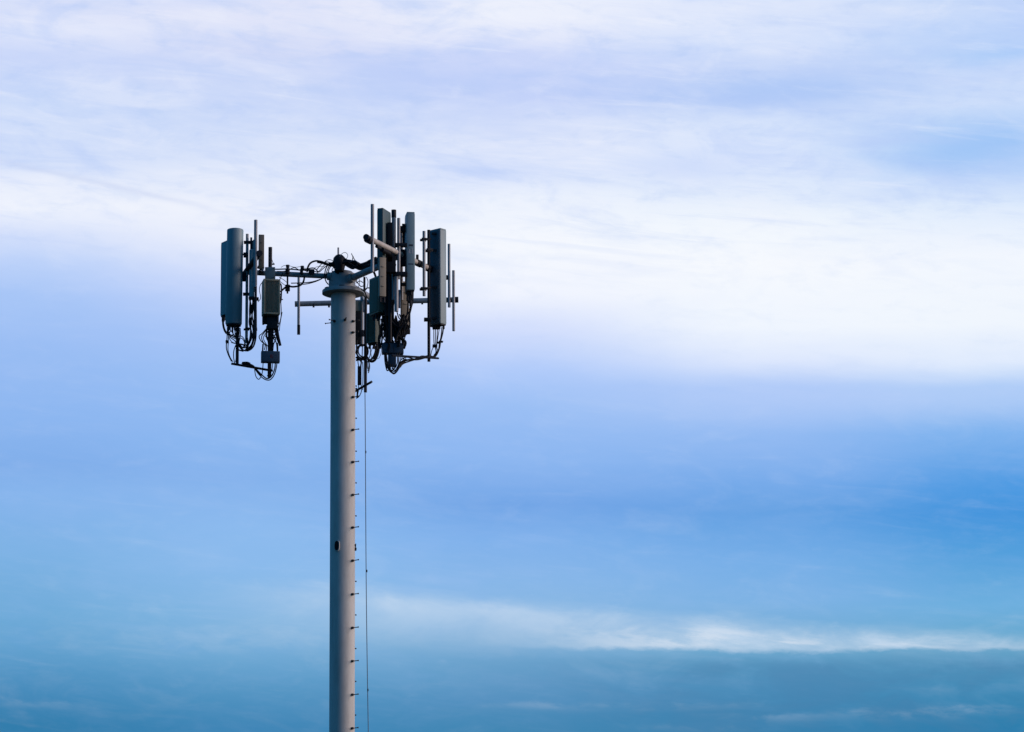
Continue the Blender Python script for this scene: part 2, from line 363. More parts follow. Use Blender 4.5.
# slim panels around the face pipe
pb, lo, hi, u, v = panel('slim teal panel seen edge on, beside the tallest upright pipe of the left sector', 255.4, -.45, 237.6, 286, .06, .34, R(17), conn=2)
lo2, hi2 = vert(252.0, 249.6, 297, -.35)
st = thing('stick_antenna', 'short thin grey tube antenna between the left sector uprights, with dark cables below it', 'antenna', lo2)
obj('radome', tube(B(), [lo2, hi2-Vector((0, 0, .02)), hi2], [.068, .068, .05], 20, False), M_PANEL, st)
obj('bottom_cap', tube(B(), [lo2-Vector((0, 0, .06)), lo2], .074, 16, False), M_STEEL, st)
dk, hk = vert(250.2, 237.2, 262, -.2)
obj('bracket', box(B(), dk, (.05, 0, 0), (0, .06, 0), hk.z-dk.z, .008), M_STEEL, st)
for pts, r in (
    ([(255.6, 296), (255.9, 315), (255.6, 335), (254, 345), (249.5, 350), (243.5, 350.2), (239.5, 346), (238.5, 338)], .85),
    ([(254.2, 298), (254.4, 320), (253.8, 338), (251, 347), (246, 350.6), (241, 348.5), (237.8, 343)], .8),
    ([(250.4, 298), (249.6, 312), (250.6, 325), (250, 338), (247, 346), (242.5, 347.5), (239.5, 344)], .8),
    ([(252.4, 298), (253.2, 308), (251.4, 320), (253.2, 332), (250, 342), (247, 347)], .7),
    ([(249.2, 298), (251.2, 308), (249.2, 322), (251.6, 334), (248, 344), (243, 345)], .75),
    ([(253.4, 298), (251.8, 312), (253.6, 326), (252.4, 342), (248, 349)], .7),
    ([(245.6, 345.4), (240, 344.2), (236.4, 346), (238, 349.5), (243.5, 351.3)], .8), ([(256.4, 310), (256.4, 330), (255.5, 341), (252, 348), (247.5, 351.4)], .5),
    ([(246.9, 338), (247.6, 346), (246, 350)], 1.2)):
    cable(pts, -.35+random.uniform(-.1, .1), r, st)
clamp(254.8, 329.2, -.35, st, .12, .05, name='cable_tie'); clamp(255.5, 299.0, -.35, st, .16, .06, name='cable_tie')

# ------------------------------------------------------------------ radios
GRU = 'remote radio boxes below the antennas'
def radio(label, xn, d, y0, y1, w, t, phi, body, finface='right', conn=5, framed=True, name='radio_unit', fins=18, tilt=False):
    lo, hi = vert(xn, y0, y1, d); u, v = plan(phi); H = hi.z-lo.z
    a = thing(name, label, 'radio unit', lo, GRU)
    obj('housing', box(B(), lo, u*w, v*t, H, .014), body, a)
    bm = B()
    if finface == 'right': o0, du, out, L = lo, u, -v, w
    else: o0, du, out, L = lo, v, -u, t
    if framed:                                            # raised surround and a ribbed heat sink inside it
        e = .045
        fr = B()
        box(fr, o0+out*.002, du*e, out*.035, H, .006); box(fr, o0+du*(L-e)+out*.002, du*e, out*.035, H, .006)
        box(fr, o0+du*(e+.001)+out*.002, du*(L-2*e-.002), out*.034, e, .006); box(fr, o0+du*(e+.001)+out*.002+Vector((0, 0, H-e)), du*(L-2*e-.002), out*.034, e, .006)
        obj('surround', fr, body, a)
        k = max(5, int((L-2*e)/.03))
        for i in range(k):
            box(bm, o0+du*(e+.006+(L-2*e-.012)*i/k)+out*.002+Vector((0, 0, e+.006)), du*.009, out*.026, H-2*e-.012, 0)
        obj('heat_sink', bm, M_FIN, a, smooth=False)
    else:
        k = max(4, int(H/.30))
        for i in range(1, k):
            box(bm, o0+du*.05+out*.002+Vector((0, 0, H*i/k)), du*(L-.1), out*.018, .02, .003)
        obj('rib', bm, body, a)
    bm = B(); box(bm, lo+u*.03+v*.03-Vector((0, 0, .03)), u*(w-.06), v*(t-.06), .029, .004); obj('connector_plate', bm, M_STEEL, a, smooth=False)
    for i in range(conn):
        q = lo+u*(w*(i+.6)/(conn+.3))+v*(t*random.uniform(.2, .8)); obj('connector', tube(B(), [q-Vector((0, 0, .02)), q-Vector((0, 0, .14))], .026, 8, False), M_STEEL, a)
    return a, lo, hi, u, v
rl, lo, hi, u, v = radio('warm olive ribbed radio box under the left arm, in a pale surround', 263.4, -.62, 278.9, 314, .42, .30, R(9), M_OLIVE)
bm = B(); l2, h2 = vert(262.4, 282.5, 323, -.28); box(bm, l2, (.05, 0, 0), (0, .22, 0), h2.z-l2.z, .008); box(bm, l2+Vector((.052, 0, 0)), (.36, 0, 0), (0, .16, 0), .22, .008)
obj('mounting_bracket', bm, M_STEEL, rl)
bm = B(); l2, h2 = vert(266.0, 314, 328.5, -.5); box(bm, l2+Vector((.02, 0, 0)), (.27, 0, 0), (0, .14, 0), h2.z-l2.z, .01); obj('connector_shroud', bm, M_STEEL, rl)
obj('handle', tube(B(), px3([(279, 283), (281.3, 286), (281.0, 300), (279.2, 303)], -.55), .02, 6), M_STEEL, rl)
obj('knob', tube(B(), [W(280, 299.4, -.5), W(283.0, 299.5, -.5)], .014, 6, False), M_STEEL, rl)
for pts, r in (
    ([(267, 328), (262.6, 333), (259.2, 336.4), (261, 341), (265, 345), (264.4, 350)], .5), ([(268, 328), (264, 333), (261.6, 337), (263, 342), (266.5, 346), (266, 351)], .5),
    ([(269, 327), (265.8, 333), (263.4, 338), (265.5, 343), (268.4, 347)], .4), ([(267, 326), (266.4, 336), (268.4, 342), (268.6, 351)], .9),
    ([(271.6, 326), (271.8, 340), (271.8, 351)], 1.5), ([(274, 327), (273, 334), (275.6, 339), (273.6, 344), (272.8, 351)], .6),
    ([(272.8, 327), (275.6, 333), (273.6, 338), (276.4, 343), (277.2, 351)], .6), ([(276.6, 325), (277.8, 335), (280.2, 345.6)], 1.4), ([(275.6, 326), (276.6, 336), (278.8, 343)], 1.0),
    ([(263, 344), (262.6, 351)], .8), ([(277.4, 343), (277.6, 351)], .8), ([(280.4, 296), (281.2, 310), (280.8, 318), (278, 328)], .45), ([(282.2, 312), (280.4, 322), (279.2, 331)], .35),
    ([(266, 330), (270, 334), (275, 332), (278, 336)], .7), ([(265, 336), (270, 338), (276, 337.5)], .5)):
    cable(pts, -.4+random.uniform(-.08, .08), r, rl)
rb, *_ = radio('tall taupe radio box beside the tall left upright, above the arm', 258.8, -.1, 234.3, 268.6, .14, .07, R(8), M_TAUPE, framed=False, conn=2)
obj('bracket', tube(B(), [W(257.5, 267, -.05), W(264, 268.4, -.05)], .04, 6, False), M_STEEL, rb)

def jbox(label, x0, x1, y0, y1, d, t, phi, m=M_BOX):
    lo, hi = vert(x0, y0, y1, d); u, v = plan(phi); w = (x1-x0)/S/math.cos(phi); H = hi.z-lo.z
    a = thing('junction_box', label, 'junction box', lo, 'slate junction boxes')
    obj('housing', box(B(), lo, u*w, v*t, H, .012), m, a)
    bm = B(); box(bm, lo+u*.02-v*.002+Vector((0, 0, .02)), u*(w-.04), -v*.012, H-.04, .004); obj('lid', bm, m, a)
    return a, lo, u, v, w, H
jb, lo, u, v, w, H = jbox('slate junction box with a faint red mark, low under the left arm', 261.4, 279.7, 350.6, 361.9, -.55, .16, R(6))
bm = B(); q = lo+u*(w*.47)-v*.016+Vector((0, 0, H*.36))
for a_, b_, c_, e_ in ((0, 0, .075, .016), (0, .032, .06, .014), (0, .066, .075, .016), (0, .018, .016, .05), (.059, .016, .016, .02)):
    box(bm, q+u*a_+Vector((0, 0, b_)), u*c_, -v*.003, e_, 0)
obj('emblem', bm, M_RED, jb, smooth=False)
for pts, r in (
    ([(263.2, 361), (262.6, 370), (261.6, 375), (258.8, 379.3), (255.8, 376), (254.6, 369), (254, 366)], .45),
    ([(277.2, 361), (276, 369), (273.8, 375.5), (270, 379.8), (265, 379.4), (259.5, 375), (254, 368), (249, 363.8), (241.5, 363.5)], .55),
    ([(275.4, 361), (274.6, 369), (271.5, 376), (267, 378.6), (261.5, 374.5), (256, 369), (250, 364.5), (243, 364.4)], .65),
    ([(272.8, 361), (272, 369), (269.5, 373.5), (267, 376)], .4), ([(268.4, 361), (268.4, 370), (269, 377)], .9),
    ([(262, 375.5), (257, 370.5), (252.5, 365.6), (246, 363.6)], .95), ([(250, 364.2), (247, 363), (242, 363.2)], 1.4), ([(252, 366.5), (248, 364.4), (244, 364)], 1.1)):
    cable(pts, -.35+random.uniform(-.1, .1), r, jb)

# right sector antennas
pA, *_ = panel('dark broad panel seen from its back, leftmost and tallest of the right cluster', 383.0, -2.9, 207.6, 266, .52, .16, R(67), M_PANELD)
obj('bracket', box(B(), W(387.2, 262, -2.75), (.13, 0, 0), (0, .2, 0), 1.0, .01), M_RUB, pA); obj('bracket', box(B(), W(385.5, 316, -2.2), (.21, 0, 0), (0, .2, 0), 1.5, .01), M_RUB, pA); obj('bracket', box(B(), W(381, 272, -2.75), (.36, 0, 0), (0, .2, 0), .40, .01), M_RUB, pA)
pB, lo, hi, u, v = panel('slim upright blue grey panel with a pale sticker, middle of the right cluster', 406.7, -2.45, 211.6, 290.8, .203, .42, R(6))
def sticker(par, lo, u, v, w, y, wpx, hpx, xin, m, d):
    z = W(410, y, d).z; bm = B(); box(bm, Vector((lo.x, lo.y, z))+u*xin-v*.003, u*(wpx/S), -v*.002, hpx/S, 0); return obj('sticker', bm, m, par, smooth=False)
sticker(pB, lo, u, v, .2, 246, 4.0, 1.8, .055, M_INK, -2.45)
st_ = B(); z = W(410, 253.2, -2.45).z; q = Vector((lo.x, lo.y, z))+u*.05-v*.003
for a_, b_, c_, e_ in ((0, .08, .03, .02), (0, .0, .02, .09), (.03, .0, .03, .02), (.075, .02, .02, .11), (.095, .05, .03, .02), (.075, .0, .05, .015), (.03, .05, .02, .02)):
    box(st_, q+u*a_+Vector((0, 0, b_)), u*c_, -v*.002, e_, 0)
obj('lettering', st_, M_LABEL, pB, smooth=False)
sticker(pB, lo, u, v, .2, 264.5, 5.0, 1.3, .04, M_BOX, -2.45)
for x, y1 in ((408, 301), (410.2, 303), (412.4, 300), (411, 306)):
    obj('connector', tube(B(), px3([(x, 291), (x-.3, y1)], -2.35), .036, 8, False), M_STEEL, pB)
obj('bracket', tube(B(), [W(402, 226, -2.2), W(408, 226, -2.2)], .06, 6, False), M_STEEL, pB); obj('bracket', tube(B(), [W(402, 274, -2.2), W(408, 274, -2.2)], .06, 6, False), M_STEEL, pB)
for pts, r in (([(412.6, 296), (411.6, 305), (409.5, 314), (407, 322), (404, 330)], .9), ([(408, 300), (407.4, 312), (404.5, 322), (400, 330)], .8), ([(410.6, 302), (409.4, 316), (409.8, 324), (407, 332), (402, 338)], .7),
               ([(413.2, 294), (412.8, 303), (409.8, 312), (408.8, 322)], .45)):
    cable(pts, -2.2, r, pB)
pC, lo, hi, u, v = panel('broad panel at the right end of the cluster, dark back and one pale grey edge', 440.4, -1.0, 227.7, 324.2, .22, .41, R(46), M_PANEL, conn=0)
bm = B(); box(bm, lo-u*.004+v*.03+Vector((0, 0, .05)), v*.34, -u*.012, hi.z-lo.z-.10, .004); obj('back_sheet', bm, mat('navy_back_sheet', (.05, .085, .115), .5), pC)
bm = B()
for y in (233.5, 250, 287, 318): c = W(434.5, y, -.95); box(bm, c-Vector((.07, 0, .03)), (.12, 0, 0), (0, .05, 0), .06, .006)
obj('bracket', bm, M_STEEL, pC)
for x in (433.6, 435.4, 437.6, 439.4, 443.6): obj('connector', tube(B(), px3([(x, 323), (x, 329)], -.8), .028, 8, False), M_STEEL, pC)
bm = B(); box(bm, W(432.5, 328.6, -.75), (.17, 0, 0), (0, .12, 0), .14, .01); obj('bottom_bracket', bm, M_STEEL, pC)
for pts, r in (
    ([(433.8, 328), (433.8, 340), (434.2, 346)], .45), ([(435.6, 328), (435.4, 338), (435.2, 346)], .45), ([(437.6, 328), (437, 338), (436.4, 346)], .45), ([(439.4, 328), (437.8, 338), (436.8, 346)], .4),
    ([(443.6, 325), (442.6, 333), (440.6, 341), (439.4, 348), (437, 354), (434, 358)], .75), ([(441.8, 327), (441, 336), (439.4, 343), (438.2, 350), (434.5, 355.5), (430, 357)], .5),
    ([(435, 346), (436, 352), (433, 356.5), (428, 356.5)], .6), ([(434.2, 346), (432, 350), (430.6, 356)], .4), ([(436.4, 347), (437.4, 351), (434, 355)], .5)):
    cable(pts, -.75+random.uniform(-.08, .08), r, pC)
clamp(434.9, 346, -.75, pC, .12, .05, name='cable_tie'); clamp(439.8, 342.2, -.75, pC, .10, .05, yaw=.4, name='cable_tie')

# right sector radios
rr1, lo, hi, u, v = radio('dark green radio box close to the right of the mast, below the right arm', 378.2, -1.9, 275.4, 312.0, .25, .45, R(29), M_BROWN, framed=False, finface='right')
fr = B(); H = hi.z-lo.z
box(fr, lo+v*.03-u*.002+Vector((0, 0, .04)), v*.39, -u*.014, H-.09, .006); obj('cover', fr, mat('deep_green_cover', (.085, .115, .085), .5), rr1)
obj('light', box(B(), lo+u*.205-v*.002+Vector((0, 0, .04)), u*.03, -v*.01, .05, 0), M_LABEL, rr1)
rr2, lo, hi, u, v = radio('tall slim taupe radio box between the dark green box and the black cable curtain', 379.6, -2.98, 257, 296, .17, .10, R(20), M_BROWN, framed=False, conn=3)
rr3, lo, hi, u, v = radio('lower dark green radio box, under the box beside the mast', 376.5, -1.1, 312, 342, .16, .30, R(50), M_DGREEN, framed=True, finface='left', conn=3)
rr4, lo, hi, u, v = radio('small taupe ribbed radio box behind the slim panel with the sticker', 401.4, -1.8, 281, 327, .20, .10, R(15), M_BROWN, framed=False, conn=4)
rr5, lo, hi, u, v = radio('small grey radio box hanging right under the slim panel with the sticker', 405.5, -1.65, 308, 328, .13, .12, R(12), M_PANELD, framed=False, conn=3)
j2, lo, u, v, w, H = jbox('slate junction box at the bottom of the right cluster, above cable loops', 382.2, 403.2, 342.5, 353.2, -2.0, .2, R(3), M_NAVY)
bm = B(); l2, h2 = vert(388, 353, 366, -1.95); box(bm, l2, (.2, 0, 0), (0, .14, 0), h2.z-l2.z, .01); obj('cable_gland_block', bm, M_NAVY, j2)
# tangle of jumpers between the radios and that box
for pts, r in (
    ([(384.4, 353), (385, 362), (386.6, 369.5), (388, 370.4), (389.6, 367)], .6), ([(386, 353), (387, 361), (388.2, 368), (391, 372), (395, 373), (399, 368), (402, 362), (407, 359.6)], .8),
    ([(390, 364), (390.4, 370), (393.8, 373.6), (397.6, 370), (400.5, 363), (406, 359)], .9), ([(392, 364), (392.6, 368.4), (395.4, 370), (398.4, 365), (399, 356), (400, 352)], .6),
    ([(397, 353), (397.4, 362), (395, 368), (391.6, 369)], .55), ([(401, 353), (400.6, 360), (397.8, 366), (394.6, 371.4), (391.4, 370)], .55), ([(402.4, 352), (402.6, 357), (405, 360.4), (409, 359.5)], .5),
    ([(385.2, 354), (386.6, 362), (387.4, 368.5)], 1.0), ([(393.6, 365), (393.8, 369), (391.2, 371.4)], .6)):
    cable(pts, -2.0+random.uniform(-.12, .12), r, j2)

# ------------------------------------------------------------------ cable bundles
GC = 'cable bundles at the mast head'
def bundle(label, loc, items, d=0, jit=.06, name='cable_bundle'):
    a = thing(name, label, 'cable bundle', loc, GC)
    for it in items:
        pts, r = it[0], it[1]; mm = it[2] if len(it) > 2 else M_RUB
        cable(pts, d+random.uniform(-jit, jit), r, a, name='cable', m=mm)
    return a
bundle('black cables looping along the left arm into the mast head', W(335, 264, -.1), [
    ([(336, 262), (331, 266), (328.6, 271), (329.4, 277), (331, 282)], .55), ([(334, 268), (329.6, 262.6), (324, 262.2), (320, 265.6), (316.6, 270)], .45), ([(337, 264), (332, 270), (334.6, 275), (332, 281)], .4),
    ([(334, 261), (329, 259.6), (325, 261.4)], .35, M_BLUE), ([(318, 271.6), (314, 268.2), (309, 268.6), (305, 271)], .6), ([(299, 270), (294, 267.6), (289, 270)], .45), ([(283, 273), (280, 279), (277.6, 284), (279.2, 291)], .4),
    ([(335, 265), (328, 264), (321, 261.6), (315.5, 261), (310.6, 263), (308, 267), (307, 272)], .95), ([(336, 267), (329, 265.6), (322, 263.4), (317, 262.4)], .7),
    ([(321.5, 279), (314, 281.4), (307, 282.6), (299, 283), (291, 283.2)], .55), ([(304.6, 276), (303.2, 282), (299.6, 285.6), (293, 286.8), (287.4, 286.2), (283, 289.4), (280.4, 292)], .95),
    ([(297, 284), (303, 284.3), (310, 283.2), (318, 280.6), (324.6, 277)], .5), ([(327.6, 265.4), (325.4, 270), (324.8, 276), (325.8, 281), (328.4, 284.6)], .6), ([(329, 266), (326.8, 271.4), (326.2, 276)], .5),
    ([(333, 263), (326.6, 266), (322.6, 269), (319, 272), (314.6, 271.4), (309, 270)], .5, M_BLUE), ([(331, 267), (325, 265), (320, 270), (317, 273)], .35),
    ([(265, 268.6), (276, 269.2), (288, 269), (300, 270), (309, 270.4)], .7, M_BLUE), ([(277, 271.4), (284, 271.4), (288, 269.6)], .6), ([(302, 269.6), (307, 269.6), (311, 271.4)], .9),
    ([(281, 267.4), (284, 265.6), (288, 265.4), (295, 267.2), (302, 266.2)], .25), ([(303, 268), (312, 268.4), (318, 266.6), (325, 266.8)], .25),
    ([(279, 277), (284, 280), (287, 282.6)], .3), ([(277, 279), (282, 283), (286, 286)], .3), ([(271, 256), (272.4, 261), (273.8, 264.4)], .3), ([(280.6, 291), (281.2, 293), (279, 297)], .5, M_BLUE),
    ([(263.4, 281), (260.4, 285), (259.4, 290), (260.6, 298), (258, 302)], .35, M_BLUE), ([(264, 272), (262, 270.4), (263.4, 268.6)], .5, M_BLUE), ([(272, 264.2), (274.6, 264)], .8)], -.18)
bundle('black cables spreading from the mast head along the right arm', W(346, 262, -.1), [
    ([(344, 258.6), (350, 262), (356, 265), (362, 267.4), (370, 264, -1.1), (378, 261, -1.5)], 1.2), ([(347, 266), (353, 268.6), (357, 266), (361, 269.4), (366, 265.4, -.9), (371, 266, -1.1)], .9), ([(342, 263), (350, 261.4), (357, 263.6), (363, 266.4), (370, 262, -1.1), (377, 259, -1.4), (386, 259, -1.9)], 1.5), ([(343, 260.5), (349, 260.6), (356, 262), (362, 264.6), (369, 261, -1.1), (376, 257.6, -1.4)], 1.15),
    ([(345, 264), (352, 266), (358, 268), (364, 268.4), (370, 265, -1.1), (378, 262, -1.5)], 1.5), ([(348, 262), (354, 266.2), (360, 269.4), (367, 266.6, -.9), (373, 263, -1.2)], 1.0),
    ([(350, 261.2), (355, 260.6), (358.4, 263)], .5, M_BLUE), ([(352.6, 268), (356, 266.4), (357, 264)], 1.0), ([(339.6, 256.6), (342, 253.6), (345.2, 252.4), (347.6, 254.6), (347.2, 257.6), (345, 259.4)], .28, M_BLUE),
    ([(351.4, 253.4), (353, 257), (356, 261.6)], .4), ([(353.2, 256), (352.6, 259), (353, 261.6)], .45), ([(360, 264), (366, 262), (372, 259.4, -1.2)], .5, M_BLUE),
    ([(356, 281), (358.6, 284), (361, 286.4), (364, 285.6)], .5), ([(359, 278.4), (359.6, 283), (358, 288)], .3), ([(366.4, 277), (368, 282), (366.4, 289), (363.6, 291.6)], .4, M_BLUE), ([(356, 283), (360, 281), (363, 282.6)], .45),
    ([(373.4, 271, -1.2), (375.4, 276, -1.2), (376, 280, -1.2)], 1.15), ([(364, 290), (367.4, 288), (370, 288)], .6), ([(361.4, 289), (365, 292.4), (366.6, 297)], .6)], -.5)
its = []
for k in range(30):
    x = 385+9.5*random.random(); y0 = random.uniform(254, 270); y1 = random.uniform(322, 344); s = random.uniform(-2, 2)
    its.append(([(x+random.uniform(-3, 3), y0), (x, y0+14), (x+random.uniform(-1, 1), 300), (x+s, y1-10), (x+s*1.6, y1)], random.uniform(.8, 1.3)))
bundle('thick curtain of black cables hanging between the radio boxes of the right cluster', W(388, 262, -2), its, -1.75, .25)
its = []
for k in range(60):
    x = random.uniform(381, 404.5); y = random.uniform(314, 332); dx = random.uniform(-7, 7); x2 = min(404, max(380, x+dx))
    its.append(([(x, y), (x+dx*.2+random.uniform(-3, 3), y+7), (x+dx*.7+random.uniform(-2, 2), y+13), (x2, y+20)], random.uniform(.5, 1.1)))
its += [([(383, 311), (388, 318), (394, 322), (401, 321), (406, 316), (409, 312)], .8), ([(397, 312), (399, 318), (404, 322), (409, 327), (407.6, 333), (402, 338)], .6), ([(403, 326), (407, 330), (405, 337), (403, 345)], .5),
        ([(398, 326), (402, 322), (407, 320)], 1.5), ([(392, 327), (398, 331), (404, 329), (408, 325)], 1.8), ([(390, 320), (396, 326), (402, 328), (407, 327)], 1.8), ([(389, 335), (394, 331), (401, 334), (405, 332)], 1.4)]
bundle('tangled black jumper cables just above the slate box of the right cluster', W(392, 328, -2), its, -1.95, .15)
bundle('drooping black cables tied along the lower bar towards the far right panel', W(405, 361, -1.8), [
    ([(400, 367, -1.9), (404, 361.4, -1.8), (410, 359.6, -1.6), (418, 359.4, -1.4), (426, 357.4, -1), (432, 356.4, -.9)], .9), ([(398, 369, -1.9), (403, 364, -1.8), (409, 361.6, -1.6), (417, 359, -1.4), (424, 356.6, -1), (430, 355, -.9)], .55),
    ([(401, 359.6, -1.9), (407, 357.2, -1.7), (415, 359, -1.4), (422, 356, -1), (431, 357.6, -.9)], .6), ([(404, 362.6, -1.8), (411, 360.6, -1.5), (419, 357.4, -1.2), (428, 358, -1), (436, 356, -.8)], .5)], 0, 0)

# rear sector gear, seen just right of the shaft
rg = thing('radio_unit', 'dim green radio box peeping out behind the mast, on the rear sector', 'radio unit', W(356, 312, 1.9), GRU)
l2, h2 = vert(352, 300.5, 311, 1.9)
obj('housing', box(B(), l2, (.25, .03, 0), (-.02, .2, 0), h2.z-l2.z, .012), M_GREEN, rg)
obj('bracket', box(B(), l2+Vector((.275, -.03, -.02)), (.05, 0, 0), (0, .1, 0), .3, .008), M_PIPE, rg)
rg2 = thing('radio_unit', 'blackish radio box against the right side of the mast, below the dim green one', 'radio unit', W(358, 343, 1.8), GRU)
l2, h2 = vert(350, 312, 343, 1.8)
obj('housing', box(B(), l2, (.28, 0, 0), (0, .2, 0), h2.z-l2.z, .012), M_RUB, rg2)
bm = B()
box(bm, W(360, 336, 1.78), (.10, 0, 0), (0, .08, 0), .16, .006)
obj('connector', bm, M_STEEL, rg2)
l2, h2 = vert(357.6, 366, 384.5, 1.9)
tm = thing('filter_box', 'narrow black box hanging beside the mast above the slanted bar', 'filter box', l2)
obj('housing', box(B(), l2, (.10, 0, 0), (0, .1, 0), h2.z-l2.z, .01), M_STEEL, tm)
for pts, r in (([(358.6, 366), (358, 361), (359.6, 357)], .5), ([(361, 366), (361.6, 361), (360, 357)], .5), ([(358.6, 385), (358.4, 391), (356.6, 398)], .5), ([(361.2, 385), (361.4, 391), (359.4, 396), (356.4, 398.6)], .45),
               ([(356, 388), (357.4, 392), (357, 398)], .9)):
    cable(pts, 1.9, r, tm)
ring = [(362.2+5.8*math.cos(a), 351.5+6.6*math.sin(a)) for a in [2*math.pi*k/14 for k in range(15)]]
ring2 = [(363.2+5.0*math.cos(a), 350.8+6.0*math.sin(a)) for a in [.6+2*math.pi*k/14 for k in range(13)]]
bundle('coiled black cable ring and loose loops beside the mast, behind the right cluster', W(362, 352, 1.8), [
    (ring, .9), (ring2, .7), ([(355.6, 352), (358, 357), (361, 362), (360.6, 366)], .7), ([(371, 343), (368, 349), (367, 356), (369, 364), (368, 371)], .55), ([(374, 342), (375.4, 350), (373, 357), (368, 361.6)], .8), ([(357, 340), (356.6, 348), (357.6, 356), (361, 359), (365, 360)], .85), ([(368, 342), (370.4, 350), (369.6, 357), (366, 360)], .5, M_BLUE),
    ([(372, 340), (373, 346), (371, 352), (371.6, 358)], .35, M_BLUE), ([(379, 343), (378, 352), (375.4, 359), (372, 361.4), (368.6, 359.6), (366, 356)], 1.4), ([(377, 343), (376.4, 351), (374.6, 357), (371, 359.4)], .9),
    ([(381.6, 346), (381, 353), (379, 358), (376.6, 359)], .25), ([(356, 357), (360, 360), (366, 358), (370, 361)], 1.0), ([(356, 360.4), (361, 358.6), (368, 362)], 1.0), ([(369, 361), (369.6, 367), (368.4, 373)], .6, M_BLUE), ([(367.4, 361), (367.6, 368), (369.4, 371)], .5, M_BLUE),
    ([(362.6, 362), (363, 372), (362.6, 390)], .45, M_BLUE), ([(358, 341), (362, 346), (367, 341.6)], .85), ([(355.6, 313), (357, 326), (356, 341)], .9), ([(368.6, 313), (369, 330), (368, 345)], .4), ([(362.4, 344), (362, 358), (361, 366)], .5, M_BLUE)], 1.8, .12)

# safety line down the side of the mast
top = W(364.6, 393, .4); low = W(368.2, 732, .4); dirv = (low-top)/(top.z-low.z); gnd = top+dirv*(top.z-.2)
sl = thing('safety_line', 'thin dark cable hanging straight down close to the right side of the mast', 'cable', gnd)
bm = B(); pts = []
for k in range(61):
    t = k/60; p = gnd+(top-gnd)*t; pts.append(p+Vector((.010*math.sin(t*14), .01*math.cos(t*10), 0)))
obj('line', tube(bm, pts, .010, 6, False), M_BLUE, sl)
for y in (452, 571, 690):
    q = W(365.2+(y-398)*.0091, y, .4); obj('clip', tube(B(), [q-Vector((0, 0, .03)), q+Vector((0, 0, .03))], .017, 8, False), M_STEEL, sl)
obj('anchor', tube(B(), [gnd-Vector((0, 0, .05)), gnd+Vector((0, 0, .1))], .03, 8, False), M_STEEL, sl)

# ------------------------------------------------------------------ sky
world = bpy.data.worlds.new('World'); scene.world = world; world.use_nodes = True
nt = world.node_tree; NN = nt.nodes; LL = nt.links; NN.clear()
class E:                                         # small expression wrapper over math nodes
    def __init__(s, sock): s.s = sock
    def __add__(a, b): return op('ADD', a, b)
    __radd__ = __add__
    def __sub__(a, b): return op('SUBTRACT', a, b)
    def __rsub__(a, b): return op('SUBTRACT', b, a)
    def __mul__(a, b): return op('MULTIPLY', a, b)
    __rmul__ = __mul__
    def __truediv__(a, b): return op('DIVIDE', a, b)
def op(o, *a, clampv=False):
    n = NN.new('ShaderNodeMath'); n.operation = o; n.use_clamp = clampv
    for i, v in enumerate(a):
        if isinstance(v, E): LL.new(v.s, n.inputs[i])
        else: n.inputs[i].default_value = v
    return E(n.outputs[0])
def smooth(x, a, b):
    n = NN.new('ShaderNodeMapRange'); n.interpolation_type = 'SMOOTHSTEP'; LL.new(x.s, n.inputs[0]); n.inputs[1].default_value = a; n.inputs[2].default_value = b; return E(n.outputs[0])
def gauss(x, c, w):
    d = (x-c)/w; return op('EXPONENT', d*d*-1.0)
def comb(x, y, z=0.0):
    n = NN.new('ShaderNodeCombineXYZ')
    for i, v in enumerate((x, y, z)):
        if isinstance(v, E): LL.new(v.s, n.inputs[i])
        else: n.inputs[i].default_value = v
    return n.outputs[0]
def noise(vec, scale, detail=4, rough=.5, dist=0.0):
    n = NN.new('ShaderNodeTexNoise'); LL.new(vec, n.inputs['Vector']); n.inputs['Scale'].default_value = scale; n.inputs['Detail'].default_value = detail
    n.inputs['Roughness'].default_value = rough; n.inputs['Distortion'].default_value = dist; return E(n.outputs[0])
def lin(c): c /= 255; return c/12.92 if c <= .04045 else ((c+.055)/1.055)**2.4
def mixc(f, a, b, mode='MIX'):
    n = NN.new('ShaderNodeMix'); n.data_type = 'RGBA'; n.blend_type = mode; n.clamp_factor = True
    if isinstance(f, E): LL.new(f.s, n.inputs[0])
    else: n.inputs[0].default_value = f
    for i, v in ((6, a), (7, b)):
        if isinstance(v, tuple): n.inputs[i].default_value = (*v, 1)
        else: LL.new(v, n.inputs[i])
    return n.outputs[2]
def srgb(*c): return tuple(lin(x) for x in c)
tc = NN.new('ShaderNodeTexCoord'); sx = NN.new('ShaderNodeSeparateXYZ'); LL.new(tc.outputs['Generated'], sx.inputs[0])
dx, dy, dz = (E(sx.outputs[i]) for i in range(3))
az = op('ARCTAN2', dx, dy); el = op('ARCSINE', dz)
